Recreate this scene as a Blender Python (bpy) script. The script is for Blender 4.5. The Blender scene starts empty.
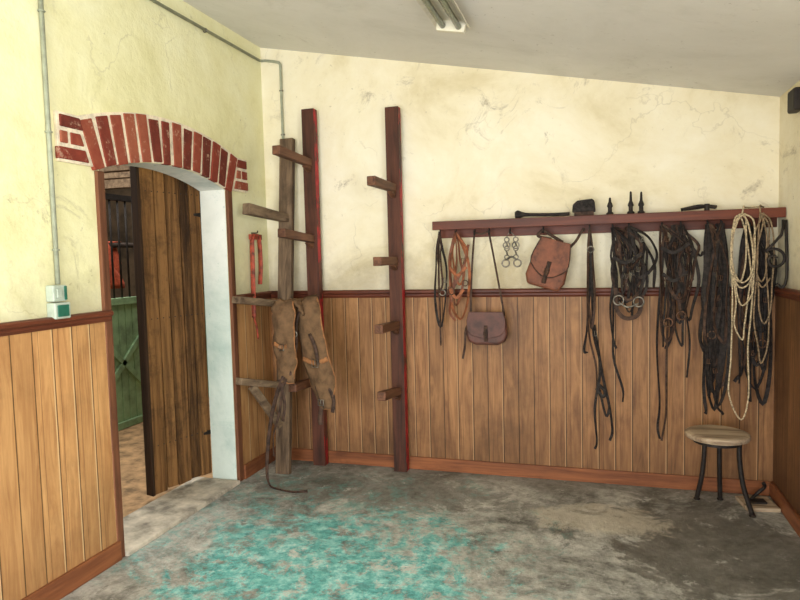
import bpy, bmesh, random
from math import *
from mathutils import Vector, Matrix
random.seed(7)
scn=bpy.context.scene
COL=scn.collection
try:
    scn.view_settings.view_transform='Standard'
except Exception: pass

# ------------------------------------------------------------------ materials
def lin(c):
    return tuple(((v/255)/12.92 if v/255<=0.04045 else ((v/255+0.055)/1.055)**2.4) for v in c)+(1.0,)
class NT:
    def __init__(s,name,rough=0.7,metal=0.0,spec=0.3):
        s.m=bpy.data.materials.new(name); s.m.use_nodes=True
        s.t=s.m.node_tree; s.b=s.t.nodes["Principled BSDF"]
        s.b.inputs["Roughness"].default_value=rough
        s.b.inputs["Metallic"].default_value=metal
        s.b.inputs["Specular IOR Level"].default_value=spec
        s.co=s.t.nodes.new("ShaderNodeTexCoord").outputs["Object"]
    def new(s,k): return s.t.nodes.new(k)
    def link(s,a,b):
        s.t.links.new(a,b)
    def put(s,sock,v):
        if isinstance(v,bpy.types.NodeSocket): s.link(v,sock)
        else: sock.default_value=v
    def math(s,op,a,b=None,c=None,clamp=False):
        n=s.new("ShaderNodeMath"); n.operation=op; n.use_clamp=clamp
        s.put(n.inputs[0],a)
        if b is not None: s.put(n.inputs[1],b)
        if c is not None: s.put(n.inputs[2],c)
        return n.outputs[0]
    def sep(s,v=None):
        n=s.new("ShaderNodeSeparateXYZ"); s.link(v or s.co,n.inputs[0]); return n.outputs
    def comb(s,x,y,z):
        n=s.new("ShaderNodeCombineXYZ"); s.put(n.inputs[0],x); s.put(n.inputs[1],y); s.put(n.inputs[2],z); return n.outputs[0]
    def scale(s,sc,loc=(0,0,0)):
        n=s.new("ShaderNodeMapping"); s.link(s.co,n.inputs[0]); n.inputs["Scale"].default_value=sc; n.inputs["Location"].default_value=loc; return n.outputs[0]
    def noise(s,vec=None,scale=5,detail=4,rough=.55,dist=0):
        n=s.new("ShaderNodeTexNoise"); s.link(vec or s.co,n.inputs["Vector"])
        n.inputs["Scale"].default_value=scale; n.inputs["Detail"].default_value=detail
        n.inputs["Roughness"].default_value=rough; n.inputs["Distortion"].default_value=dist
        return n.outputs["Fac"]
    def ramp(s,f,stops):
        n=s.new("ShaderNodeValToRGB"); s.link(f,n.inputs[0]); e=n.color_ramp.elements
        while len(e)<len(stops): e.new(0.5)
        for i,(p,c) in enumerate(stops):
            e[i].position=p; e[i].color=lin(c) if len(c)==3 else c
        return n.outputs["Color"]
    def smooth(s,v,a,b):
        n=s.new("ShaderNodeMapRange"); n.interpolation_type='SMOOTHSTEP'; s.put(n.inputs[0],v)
        n.inputs[1].default_value=a; n.inputs[2].default_value=b; return n.outputs[0]
    def mix(s,f,a,b,mode='MIX'):
        n=s.new("ShaderNodeMix"); n.data_type='RGBA'; n.blend_type=mode; n.clamp_factor=True
        s.put(n.inputs[0],f)
        for i,v in ((6,a),(7,b)):
            if isinstance(v,tuple): n.inputs[i].default_value=lin(v) if len(v)==3 else v
            else: s.link(v,n.inputs[i])
        return n.outputs[2]
    def bump(s,h,strength=.3,dist=.01):
        n=s.new("ShaderNodeBump"); s.link(h,n.inputs["Height"]); n.inputs["Strength"].default_value=strength
        n.inputs["Distance"].default_value=dist; s.link(n.outputs[0],s.b.inputs["Normal"])
    def col(s,c):
        if isinstance(c,tuple): s.b.inputs["Base Color"].default_value=lin(c)
        else: s.link(c,s.b.inputs["Base Color"])
        return s.m

def mat_plaster(name,c1,c2,c3,stain=(112,94,74),amt=.6,crack=.2,bmp=.4,grime=.45):
    n=NT(name,.92,0,.12)
    big=n.noise(scale=1.3,detail=7,rough=.68,dist=.5)
    col=n.ramp(big,[(.34,c2),(.48,c1),(.66,c3)])
    f=n.smooth(n.noise(scale=3.6,detail=11,rough=.78,dist=.9),.55,.70)
    f2=n.smooth(n.noise(scale=1.1,detail=3),.38,.62)
    col=n.mix(n.math('MULTIPLY',n.math('MULTIPLY',f,f2),amt),col,stain)
    X,Y,Z=n.sep()
    lowz=n.math('SUBTRACT',1.0,n.smooth(n.math('ADD',Z,n.math('MULTIPLY',n.noise(scale=2.5,detail=8,rough=.75),.9)),1.55,2.05))
    col=n.mix(n.math('MULTIPLY',lowz,grime),col,stain)
    v=n.new("ShaderNodeTexVoronoi"); v.feature='DISTANCE_TO_EDGE'; v.inputs["Scale"].default_value=1.5
    dn=n.new("ShaderNodeTexNoise"); dn.inputs["Scale"].default_value=3.0; dn.inputs["Detail"].default_value=6; n.link(n.co,dn.inputs["Vector"])
    va=n.new("ShaderNodeVectorMath"); va.operation='MULTIPLY_ADD'; n.link(dn.outputs["Color"],va.inputs[0]); va.inputs[1].default_value=(.7,.7,.7); n.link(n.co,va.inputs[2]); n.link(va.outputs[0],v.inputs["Vector"])
    cr=n.math('SUBTRACT',1.0,n.smooth(v.outputs["Distance"],.0,.011))
    cm=n.smooth(n.noise(scale=1.7,detail=2),.5,.62)
    col=n.mix(n.math('MULTIPLY',n.math('MULTIPLY',cr,cm),crack),col,stain)
    sp=n.smooth(n.noise(scale=24,detail=6,rough=.8),.61,.69)
    sm=n.smooth(n.noise(scale=2.1,detail=3),.40,.6)
    col=n.mix(n.math('MULTIPLY',n.math('MULTIPLY',sp,sm),.6),col,stain)
    n.bump(n.math('ADD',n.noise(scale=6,detail=7,rough=.62),n.math('MULTIPLY',n.noise(scale=60,detail=3),.15)),bmp,.02)
    return n.col(col)

def mat_wood(name,c1,c2,axis='z',sc=1.0,rough=.6,knots=.2,spec=.25,lo=.34,hi=.62):
    n=NT(name,rough,0,spec)
    s={'x':(1.6,22,22),'y':(22,1.6,22),'z':(22,22,1.6)}[axis]
    v=n.scale(tuple(k*sc for k in s))
    a=n.noise(v,scale=1,detail=5,rough=.6,dist=.5)
    b=n.noise(v,scale=4,detail=4,rough=.6)
    mixf=n.math('ADD',n.math('MULTIPLY',a,.75),n.math('MULTIPLY',b,.25))
    col=n.ramp(mixf,[(lo,c2),(hi,c1)])
    pat=n.smooth(n.noise(scale=3,detail=5,rough=.7),.5,.75)
    col=n.mix(n.math('MULTIPLY',pat,knots),col,tuple(int(x*.5) for x in c2))
    n.bump(mixf,.4,.006)
    return n.col(col)

def mat_wornred():
    n=NT("worn_red_paint",.55,0,.3)
    a=n.noise(n.scale((22,22,2)),scale=1,detail=5,rough=.6)
    wood=n.ramp(a,[(.34,(52,28,22)),(.62,(96,50,36))])
    red=n.ramp(n.noise(scale=18,detail=5,rough=.7),[(.35,(124,22,28)),(.6,(176,34,40))])
    k=n.smooth(n.noise(n.scale((5,5,2.2)),scale=1.6,detail=6,rough=.7),.45,.55)
    n.bump(a,.3,.005)
    return n.col(n.mix(k,wood,red))

def mat_wainscot(name,axis,c1,c2,cl,period=.1,vary=.26,dirt_falloff_amt=.3,lightamt=.55):
    n=NT(name,.5,0,.25)
    X,Y,Z=n.sep(); a=X if axis=='x' else Y
    q=n.math('DIVIDE',n.math('ADD',a,20.0),period)
    fl=n.math('FLOOR',q); fr=n.math('FRACT',q)
    wn=n.new("ShaderNodeTexWhiteNoise"); wn.noise_dimensions='1D'; n.link(fl,wn.inputs["W"])
    rv=wn.outputs["Value"]
    vec=n.comb(n.math('MULTIPLY',a,20),n.math('MULTIPLY',rv,40),n.math('MULTIPLY',Z,2.2))
    g=n.noise(vec,scale=1,detail=6,rough=.62,dist=1.4)
    vec2=n.comb(n.math('MULTIPLY',a,90),n.math('MULTIPLY',rv,40),n.math('MULTIPLY',Z,5))
    g2=n.noise(vec2,scale=1,detail=3,rough=.6)
    f=n.math('ADD',n.math('MULTIPLY',g,.78),n.math('MULTIPLY',g2,.22))
    col=n.ramp(f,[(.32,c2),(.62,c1)])
    hsv=n.new("ShaderNodeHueSaturation"); n.link(col,hsv.inputs["Color"])
    n.link(n.math('ADD',n.math('MULTIPLY',rv,vary),1-vary/2),hsv.inputs["Value"])
    col=hsv.outputs[0]
    groove=n.math('LESS_THAN',fr,.055)
    light=n.math('MULTIPLY',n.math('GREATER_THAN',fr,.94),n.math('GREATER_THAN',rv,.25))
    mid=n.math('MULTIPLY',n.math('LESS_THAN',n.math('ABSOLUTE',n.math('SUBTRACT',fr,.3)),.014),n.math('GREATER_THAN',rv,.45))
    dirt=n.smooth(n.noise(scale=2.0,detail=7,rough=.72),.44,.72)
    col=n.mix(n.math('MULTIPLY',dirt,dirt_falloff_amt),col,tuple(int(x*.55) for x in c2))
    low_falloff=n.math('SUBTRACT',1.0,n.smooth(n.math('ADD',Z,n.math('MULTIPLY',n.noise(scale=3,detail=6,rough=.7),.5)),.2,.75))  # brightness falloff towards the floor, painted into the panel colour
    col=n.mix(n.math('MULTIPLY',low_falloff,dirt_falloff_amt),col,tuple(int(x*.6) for x in c2))
    col=n.mix(n.math('MULTIPLY',light,lightamt),col,cl)
    col=n.mix(n.math('MULTIPLY',mid,.5),col,tuple(int(x*.5) for x in c2))
    col=n.mix(n.math('MULTIPLY',groove,.8),col,tuple(int(x*.4) for x in c2))
    h=n.math('SUBTRACT',1.0,groove)
    n.bump(n.math('ADD',h,n.math('MULTIPLY',f,.08)),.5,.005)
    return n.col(col)

def mat_plain(name,c,rough=.5,metal=0,spec=.4,var=.25,sc=20,bump=.15):
    n=NT(name,rough,metal,spec)
    f=n.noise(scale=sc,detail=4,rough=.65)
    d=tuple(max(0,int(x*(1-var))) for x in c); l=tuple(min(255,int(x*(1+var*.6))) for x in c)
    col=n.ramp(f,[(.34,d),(.5,c),(.66,l)])
    n.bump(f,bump,.004)
    return n.col(col)

def mat_brick():
    n=NT("painted_brick",.8,0,.2)
    geo=n.new("ShaderNodeNewGeometry"); rv=geo.outputs["Random Per Island"]
    f=n.noise(scale=16,detail=6,rough=.7)
    col=n.ramp(n.math('ADD',n.math('MULTIPLY',rv,.5),n.math('MULTIPLY',f,.5)),[(.2,(92,42,34)),(.5,(132,58,44)),(.8,(154,88,66))])
    col=n.mix(n.math('MULTIPLY',n.smooth(n.noise(scale=22,detail=6,rough=.75),.56,.68),.55),col,(196,166,142))
    n.bump(f,.6,.008); return n.col(col)

def mat_doorwood():
    n=NT("weathered_door_wood",.8,0,.15)
    geo=n.new("ShaderNodeNewGeometry"); rv=geo.outputs["Random Per Island"]
    v=n.scale((30,30,1.5)); a=n.noise(v,scale=1,detail=8,rough=.74,dist=.6)
    col=n.ramp(n.math('ADD',n.math('MULTIPLY',a,.8),n.math('MULTIPLY',rv,.2)),[(.38,(50,34,22)),(.5,(100,70,42)),(.64,(144,104,64))])
    w=n.smooth(n.noise(scale=6,detail=8,rough=.78),.48,.66)
    col=n.mix(n.math('MULTIPLY',w,.5),col,(54,38,27))
    n.bump(a,.9,.012); return n.col(col)

def mat_floor():
    n=NT("worn_concrete",.62,0,.3)
    X,Y,Z=n.sep()
    big=n.noise(scale=1.8,detail=9,rough=.74,dist=.7)
    fine=n.noise(scale=13,detail=9,rough=.82)
    f=n.math('ADD',n.math('MULTIPLY',big,.6),n.math('MULTIPLY',fine,.4))
    col=n.ramp(f,[(.40,(86,84,78)),(.47,(140,138,130)),(.54,(178,175,166)),(.62,(212,209,200))])
    def blob(x,y,rx,ry,lo,hi,nf,amp):
        dx=n.math('DIVIDE',n.math('SUBTRACT',X,x),rx); dy=n.math('DIVIDE',n.math('SUBTRACT',Y,y),ry)
        d=n.math('SQRT',n.math('ADD',n.math('MULTIPLY',dx,dx),n.math('MULTIPLY',dy,dy)))
        d=n.math('ADD',d,n.math('MULTIPLY',n.math('SUBTRACT',nf,.5),amp))
        return n.math('SUBTRACT',1.0,n.smooth(d,lo,hi))
    n1=n.noise(scale=3.2,detail=10,rough=.78,dist=.8); n2=n.noise(n.scale((1,1,1),(5,3,1)),scale=2.0,detail=10,rough=.78,dist=1.0)
    n3=n.noise(n.scale((1,1,1),(9,1,4)),scale=9,detail=11,rough=.85,dist=.5)
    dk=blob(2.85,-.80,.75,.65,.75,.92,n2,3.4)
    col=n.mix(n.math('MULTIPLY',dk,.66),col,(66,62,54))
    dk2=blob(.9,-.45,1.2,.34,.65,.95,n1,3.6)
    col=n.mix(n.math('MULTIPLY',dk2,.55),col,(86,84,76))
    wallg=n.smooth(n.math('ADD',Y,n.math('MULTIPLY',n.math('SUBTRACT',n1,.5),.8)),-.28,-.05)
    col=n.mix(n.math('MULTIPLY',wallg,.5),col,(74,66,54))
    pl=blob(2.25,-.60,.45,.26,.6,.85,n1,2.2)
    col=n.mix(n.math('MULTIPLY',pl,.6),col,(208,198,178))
    st=n.smooth(n.noise(n.scale((1,1,1),(3,8,2)),scale=2.6,detail=10,rough=.78,dist=1.2),.56,.62)
    col=n.mix(n.math('MULTIPLY',st,.4),col,(92,88,78))
    tq=blob(1.05,-1.50,.88,.80,.6,1.0,n1,3.4)
    tqc=n.ramp(fine,[(.42,(44,128,128)),(.5,(86,180,176)),(.58,(158,216,210))])
    col=n.mix(n.math('MULTIPLY',n.math('MULTIPLY',tq,n.smooth(n3,.42,.50)),.85),col,tqc)
    tq2=blob(.75,-1.15,1.25,1.0,.55,1.1,n2,3.4)
    col=n.mix(n.math('MULTIPLY',n.math('MULTIPLY',tq2,n.smooth(n3,.50,.55)),.5),col,(104,166,158))
    wh=n.smooth(n.noise(n.scale((1,1,1),(2,7,1)),scale=7,detail=10,rough=.82),.57,.63)
    col=n.mix(n.math('MULTIPLY',wh,.5),col,(220,218,210))
    pits=n.smooth(n.noise(scale=20,detail=7,rough=.78),.59,.65)
    col=n.mix(n.math('MULTIPLY',pits,.6),col,(70,66,60))
    n.link(n.math('SUBTRACT',.7,n.math('MULTIPLY',dk,.25)),n.b.inputs["Roughness"])
    n.bump(n.math('ADD',fine,n.math('MULTIPLY',n1,.6)),.6,.02)
    return n.col(col)

M_left=mat_plaster("limewash_yellow",(232,227,184),(216,210,160),(240,237,202),grime=.4)
M_back=mat_plaster("limewash_cream",(230,220,192),(212,199,164),(238,231,210),amt=.7,grime=.45)
M_ceil=mat_plaster("ceiling_paint",(220,217,210),(208,205,197),(227,224,218),amt=.2,crack=.05,bmp=.12,grime=0)
M_white=mat_plaster("whitewash",(224,225,216),(190,198,190),(240,240,232),stain=(90,150,140),amt=.9,grime=.3)
M_wl=mat_wainscot("oak_panelling_side",'y',(200,152,100),(160,112,70),(228,198,152),.105,dirt_falloff_amt=.3)
M_wb=mat_wainscot("oak_panelling_back",'x',(160,116,76),(108,72,46),(190,152,110),.098,dirt_falloff_amt=.42)
M_wr=mat_wainscot("oak_panelling_right",'y',(134,94,62),(90,60,40),(150,116,80),.1,dirt_falloff_amt=.5)
M_trimx=mat_wood("mahogany_trim_x",(108,54,36),(68,34,24),'x',rough=.45)
M_trimy=mat_wood("mahogany_trim_y",(112,60,40),(74,38,26),'y',rough=.45)
M_trimz=mat_wood("mahogany_trim_z",(124,80,56),(78,46,32),'z',rough=.6,knots=.4)
M_basex=mat_wood("baseboard_wood_x",(146,90,56),(94,54,34),'x',rough=.5,knots=.4)
M_basey=mat_wood("baseboard_wood_y",(140,86,54),(92,52,34),'y',rough=.5,knots=.4)
M_post=mat_wood("stained_post",(90,52,38),(46,28,22),'z',rough=.6,knots=.4)
M_red=mat_wornred()
M_tong=mat_plain("faded_red_paint",(146,62,42),.6,var=.4,sc=24)
M_arm=mat_wood("stained_arm",(122,82,60),(60,38,28),'y',rough=.6,knots=.4)
M_gray=mat_wood("weathered_grey_wood",(124,102,80),(60,46,36),'z',rough=.8,knots=.5)
M_grayy=mat_wood("weathered_grey_wood_y",(136,114,90),(70,54,42),'y',rough=.8,knots=.4)
M_door=mat_doorwood()
M_doord=mat_wood("shaded_door_edge",(66,46,32),(32,22,16),'z',rough=.8)  # door wood darkened, shade of the leaf edge put into the colour
M_brick=mat_brick()
M_mortar=mat_plain("lime_mortar",(228,214,190),.9,var=.12,sc=25,bump=.5)
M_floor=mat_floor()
M_sill=mat_plain("sill_concrete",(182,172,156),.8,var=.3,sc=7,bump=.4)
M_sand=mat_plain("sandy_ground",(170,136,100),.95,var=.3,sc=9,bump=.5)
M_green=mat_plain("green_stall_paint",(132,162,124),.6,var=.2,sc=5)
M_iron=mat_plain("dark_iron",(44,38,35),.6,.4,var=.3)
M_steel=mat_plain("dull_steel",(128,122,112),.5,.8,var=.4,sc=40)
M_rust=mat_plain("rusty_iron",(96,70,54),.7,.4,var=.4,sc=60,bump=.4)
M_pipe=mat_plain("conduit_grey",(150,154,134),.6,var=.1)
M_box=mat_plain("switch_plastic",(172,182,168),.4,var=.06)
M_boxg=mat_plain("switch_green",(36,96,78),.4,var=.15)
M_black=mat_plain("black_leather",(44,39,37),.75,spec=.2,var=.5,sc=50,bump=.3)
M_dbrown=mat_plain("dark_brown_leather",(66,49,40),.7,spec=.2,var=.4,sc=40,bump=.3)
M_brown=mat_plain("brown_leather",(112,66,46),.6,spec=.3,var=.25,sc=16,bump=.35)
M_tan=mat_plain("tan_leather",(136,82,54),.65,spec=.2,var=.3,sc=26,bump=.3)
M_wine=mat_plain("oxblood_leather",(84,50,41),.55,var=.25,sc=14,bump=.3)
M_rope=mat_plain("hemp_rope",(178,160,130),.95,var=.4,sc=90,bump=.8)
M_rope2=mat_plain("aged_rope",(128,108,84),.95,var=.4,sc=90,bump=.8)
M_canvas=mat_plain("worn_canvas",(104,80,58),.9,spec=.15,var=.18,sc=18,bump=.5)
M_binding=mat_plain("canvas_binding",(140,96,62),.8,spec=.15,var=.25,sc=26,bump=.3)
M_stablew=mat_plain("stable_wall",(84,70,54),.95,var=.3,sc=4)
M_dark=mat_plain("dark_timber",(52,38,28),.85,var=.3,sc=8)
M_seat=mat_wood("worn_stool_seat",(192,172,146),(118,96,76),'x',rough=.7,knots=.4)
M_blank=mat_plain("red_blanket_cloth",(184,82,54),.95,var=.2,sc=30)
M_lampw=mat_plain("enamel_white",(214,208,190),.35,var=.05)
M_tube=mat_plain("tube_glass",(120,132,104),.2,spec=.6,var=.1)
M_frame=mat_plain("window_frame_paint",(200,196,184),.5,var=.08)
M_grass=mat_plain("yard_ground",(120,120,84),.95,var=.3,sc=3)

# ------------------------------------------------------------------ mesh helpers
def obj(name,bm,mats,parent=None,bevel=0,smooth=False,seg=2):
    bmesh.ops.recalc_face_normals(bm,faces=bm.faces)
    me=bpy.data.meshes.new(name); bm.to_mesh(me); bm.free()
    for m in (mats if isinstance(mats,(list,tuple)) else [mats]): me.materials.append(m)
    o=bpy.data.objects.new(name,me); COL.objects.link(o)
    if parent: o.parent=parent
    if smooth:
        for p in me.polygons: p.use_smooth=True
    if bevel:
        b=o.modifiers.new("bev",'BEVEL'); b.width=bevel; b.segments=seg; b.limit_method='ANGLE'; b.angle_limit=radians(35)
    return o
def empty(name,loc=(0,0,0)):
    e=bpy.data.objects.new(name,None); e.empty_display_size=.1; COL.objects.link(e); return e
def box(bm,x0,x1,y0,y1,z0,z1,mi=0,mx=None):
    vs=[bm.verts.new((x,y,z)) for x in (x0,x1) for y in (y0,y1) for z in (z0,z1)]
    if mx:
        for v in vs: v.co=mx@v.co
    fs=[]
    for q in ((0,1,3,2),(4,6,7,5),(0,4,5,1),(2,3,7,6),(0,2,6,4),(1,5,7,3)):
        f=bm.faces.new([vs[i] for i in q]); f.material_index=mi; fs.append(f)
    return fs
def beam(bm,p0,p1,w,h,mi=0,up=(0,0,1),w1=None,h1=None):
    p0=Vector(p0); p1=Vector(p1); T=(p1-p0).normalized(); S=T.cross(Vector(up)).normalized(); U=S.cross(T)
    w1=w1 or w; h1=h1 or h
    a=[bm.verts.new(p0+S*sx*w/2+U*sz*h/2) for sx,sz in ((-1,-1),(1,-1),(1,1),(-1,1))]
    b=[bm.verts.new(p1+S*sx*w1/2+U*sz*h1/2) for sx,sz in ((-1,-1),(1,-1),(1,1),(-1,1))]
    for f in (a[::-1],b,*[[a[i],a[(i+1)%4],b[(i+1)%4],b[i]] for i in range(4)]):
        bm.faces.new(f).material_index=mi
def prism(bm,pts,fn,t0,t1,mi=0):
    A=[bm.verts.new(fn(a,b,t0)) for a,b in pts]; B=[bm.verts.new(fn(a,b,t1)) for a,b in pts]
    fs=[bm.faces.new(A[::-1]),bm.faces.new(B)]
    n=len(pts)
    for i in range(n): fs.append(bm.faces.new([A[i],A[(i+1)%n],B[(i+1)%n],B[i]]))
    for f in fs: f.material_index=mi
    return fs
def catmull(pts,k=6):
    P=[Vector(p) for p in pts]
    if len(P)<3: return [P[0].lerp(P[-1],i/k) for i in range(k+1)]
    Q=[P[0]*2-P[1]]+P+[P[-1]*2-P[-2]]; out=[]
    for i in range(1,len(Q)-2):
        a,b,c,d=Q[i-1:i+3]
        for j in range(k):
            t=j/k
            out.append(.5*((2*b)+(c-a)*t+(2*a-5*b+4*c-d)*t*t+(3*b-3*c+d-a)*t**3))
    out.append(P[-1]); return out
def sweep(bm,pts,w,t,mi=0,k=6,ns=8,twist=0,rad=None,ref=(0,-1,0),flat=False,sm=True,ph=0):
    C=catmull(pts,k) if sm else [Vector(p) for p in pts]
    n=len(C); rings=[]; ref=Vector(ref); S=None
    for i,c in enumerate(C):
        T=(C[min(i+1,n-1)]-C[max(i-1,0)])
        if T.length<1e-7: T=Vector((0,0,-1))
        T.normalize()
        s=T.cross(ref)
        if s.length<.25: s=(S if S is not None else T.orthogonal())
        s=(s-T*s.dot(T)).normalized()
        if S is not None and s.dot(S)<0: s=-s
        S=s; N=T.cross(S)
        a=twist*sin(6.0*i/n+ph+pts[0][0]*9)
        s2=S*cos(a)+N*sin(a); n2=N*cos(a)-S*sin(a)
        r=rad(i/(n-1)) if rad else 1
        if flat:
            rg=[bm.verts.new(c+s2*sx*w/2*r+n2*sy*t/2*r) for sx,sy in ((-1,-1),(1,-1),(1,1),(-1,1))]
        else:
            rg=[bm.verts.new(c+s2*cos(2*pi*j/ns)*w/2*r+n2*sin(2*pi*j/ns)*t/2*r) for j in range(ns)]
        rings.append(rg)
    m=len(rings[0])
    for a,b in zip(rings,rings[1:]):
        for j in range(m):
            f=bm.faces.new([a[j],a[(j+1)%m],b[(j+1)%m],b[j]]); f.material_index=mi; f.smooth=not flat
    for r in (rings[0][::-1],rings[-1]):
        bm.faces.new(r).material_index=mi
def ring(bm,c,R,r,mi=0,normal=(0,1,0),n=18,m=7,sx=1,sz=1):
    c=Vector(c); N=Vector(normal).normalized()
    A=N.cross(Vector((0,0,1)));
    if A.length<.1: A=Vector((1,0,0))
    A.normalize(); B=N.cross(A)
    rs=[]
    for i in range(n):
        a=2*pi*i/n; d=A*cos(a)*sx+B*sin(a)*sz
        rs.append([bm.verts.new(c+d*R+(d.normalized()*cos(2*pi*j/m)+N*sin(2*pi*j/m))*r) for j in range(m)])
    for i in range(n):
        a,b=rs[i],rs[(i+1)%n]
        for j in range(m):
            f=bm.faces.new([a[j],a[(j+1)%m],b[(j+1)%m],b[j]]); f.material_index=mi; f.smooth=True
def lathe(bm,prof,c,mi=0,n=24,mx=None):
    c=Vector(c); rs=[]
    for r,z in prof:
        rs.append([bm.verts.new(c+Vector((max(r,1e-4)*cos(2*pi*i/n),max(r,1e-4)*sin(2*pi*i/n),z))) for i in range(n)])
    for a,b in zip(rs,rs[1:]):
        for j in range(n):
            f=bm.faces.new([a[j],a[(j+1)%n],b[(j+1)%n],b[j]]); f.material_index=mi
    bm.faces.new(rs[0][::-1]).material_index=mi; bm.faces.new(rs[-1]).material_index=mi
def buckle(bm,x,y,z,w,h,mi,ang=0):
    cs=[(-w/2,-h/2),(w/2,-h/2),(w/2,h/2),(-w/2,h/2),(-w/2,-h/2)]
    P=[(x+a*cos(ang)-b*sin(ang),y,z+a*sin(ang)+b*cos(ang)) for a,b in cs]
    sweep(bm,P,.005,.005,mi,sm=False,ns=6)
    sweep(bm,[(x,y-.003,z-h/2),(x,y-.003,z+h/2)],.004,.004,mi,sm=False,ns=5)

W=3.22; FY=-6.2; HL=2.915
def ceil_z(x): return HL-.2*x
# ------------------------------------------------------------------ shell
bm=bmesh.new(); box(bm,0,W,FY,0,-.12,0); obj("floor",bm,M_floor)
YL,YR=-1.60,-.53; yc=-1.065; R0=1.80; zc=1.965-R0
arch=[]
a1=asin((YR-yc)/R0)
for i in range(17):
    a=-a1+2*a1*i/16; arch.append((yc+R0*sin(a),zc+R0*cos(a)))
out=[(FY-.2,-.12),(YL,-.12),(YL,arch[0][1])]+arch[1:-1]+[(YR,arch[-1][1]),(YR,-.12),(.2,-.12),(.2,3.1),(FY-.2,3.1)]
bm=bmesh.new(); fs=prism(bm,out,lambda a,b,t:(t,a,b),-.18,0,0)
for f in fs[2:]:
    c=f.calc_center_median()
    if YL-.01<c.y<YR+.01 and c.z<2.0: f.material_index=1
obj("wall_left",bm,[M_left,M_white])
bm=bmesh.new(); box(bm,-.18,W+.2,0,.2,-.12,3.1); obj("wall_back",bm,M_back)
bm=bmesh.new()
wy0,wy1,wz0,wz1=-4.9,-3.3,1.0,2.05
box(bm,W,W+.2,wy1,0,-.12,3.0); box(bm,W,W+.2,FY-.2,wy0,-.12,3.0); box(bm,W,W+.2,wy0,wy1,-.12,wz0); box(bm,W,W+.2,wy0,wy1,wz1,3.0)
obj("wall_right",bm,M_back)
bm=bmesh.new()
for q in ((wy0,wy0+.05,wz0,wz1),(wy1-.05,wy1,wz0,wz1),(wy0,wy1,wz0,wz0+.05),(wy0,wy1,wz1-.05,wz1),((wy0+wy1)/2-.02,(wy0+wy1)/2+.02,wz0,wz1)):
    box(bm,W+.08,W+.12,*q)
obj("added_window_1",bm,M_frame)  # unseen window, added to bring light onto the left wall
dx0,dx1,dz=.2,2.5,2.15
bm=bmesh.new(); box(bm,0,dx0,FY-.2,FY,-.12,3.1); box(bm,dx1,W,FY-.2,FY,-.12,3.1); box(bm,dx0,dx1,FY-.2,FY,dz,3.1)
obj("wall_front",bm,M_back)
bm=bmesh.new()
prism(bm,[(-.18,ceil_z(-.18)),(W+.2,ceil_z(W+.2)),(W+.2,ceil_z(W+.2)+.15),(-.18,ceil_z(-.18)+.15)],lambda a,b,t:(a,t,b),FY-.2,.2)
obj("ceiling",bm,M_ceil)
TZ=1.165
bm=bmesh.new(); box(bm,0,.012,FY,-1.63,0,TZ); box(bm,0,.012,-.46,0,0,TZ); obj("trim_panelling_left",bm,M_wl)
bm=bmesh.new(); box(bm,0.012,W-.012,-.012,0,0,TZ); obj("trim_panelling_back",bm,M_wb)
bm=bmesh.new(); box(bm,W-.012,W,-3.2,0,0,TZ); obj("trim_panelling_right",bm,M_wr)
pr=[(0,0),(.02,0),(.028,.012),(.028,.022),(.04,.032),(.04,.045),(.03,.052),(0,.052)]
def rail_y(name,x,sg,y0,y1):
    bm=bmesh.new(); prism(bm,pr,lambda a,b,t:(x+sg*a,t,TZ-.002+b),y0,y1); obj(name,bm,M_trimy)
rail_y("trim_1",0,1,FY,-1.60); rail_y("trim_2",0,1,-.50,0); rail_y("trim_3",W,-1,-3.2,0)
bm=bmesh.new(); prism(bm,pr,lambda a,b,t:(t,-a,TZ-.002+b),.0,W); obj("trim_4",bm,M_trimx)
bm=bmesh.new(); box(bm,.012,.03,FY,-1.62,0,.095); box(bm,.012,.03,-.47,-.012,0,.095); obj("baseboard_left",bm,M_basey,bevel=.004)
bm=bmesh.new(); box(bm,.03,W-.03,-.03,-.012,0,.085); obj("baseboard_back",bm,M_basex,bevel=.004)
bm=bmesh.new(); box(bm,W-.03,W-.012,-3.2,-.03,0,.09); obj("baseboard_right",bm,M_basey,bevel=.004)
bm=bmesh.new(); box(bm,-.02,.018,-1.63,-1.585,0,1.87); obj("trim_5",bm,M_trimz,bevel=.003)
bm=bmesh.new(); box(bm,-.005,.02,-.525,-.475,0,1.88); obj("trim_6",bm,M_trimz,bevel=.003)
bm=bmesh.new(); box(bm,-.30,.035,-1.585,-.54,-.05,.022); obj("door_sill",bm,M_sill,bevel=.01)
# brick arch
E=empty("brick_arch")
bm=bmesh.new()
Ri,Ro=R0+.0,R0+.24
am=.335; N=14
mpts=[]
for i in range(21):
    a=-am-.01+2*(am+.01)*i/20; mpts.append((yc+(Ro+.006)*sin(a),zc+(Ro+.006)*cos(a)))
for i in range(20,-1,-1):
    a=-am+2*am*i/20; a=max(-a1,min(a1,a)); mpts.append((yc+(Ri+.002)*sin(a),zc+(Ri+.002)*cos(a)))
prism(bm,mpts,lambda a,b,t:(t,a,b),.0005,.019)
for y0,y1 in ((-1.85,-1.63),(-.50,-.28)):
    prism(bm,[(y0,1.885),(y1,1.885),(y1,2.10),(y0,2.10)],lambda a,b,t:(t,a,b),.0005,.018)
obj("mortar_bed",bm,M_mortar,E)
bm=bmesh.new()
for i in range(N):
    a0=-am+2*am*(i+.11)/N; a2=-am+2*am*(i+.89)/N
    if i==6: a2-=.008
    j0,j1=random.uniform(-.004,.006),random.uniform(-.016,.004)
    tl=random.uniform(-.003,.003)
    q=[]
    for a,r in ((a0+tl,Ri+j0),(a2+tl,Ri+j0),(a2-tl,Ro+j1),(a0-tl,Ro+j1)): q.append((yc+r*sin(a),zc+r*cos(a)))
    prism(bm,q,lambda a,b,t:(t,a,b),.001,.026+random.uniform(-.003,.003))
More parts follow.
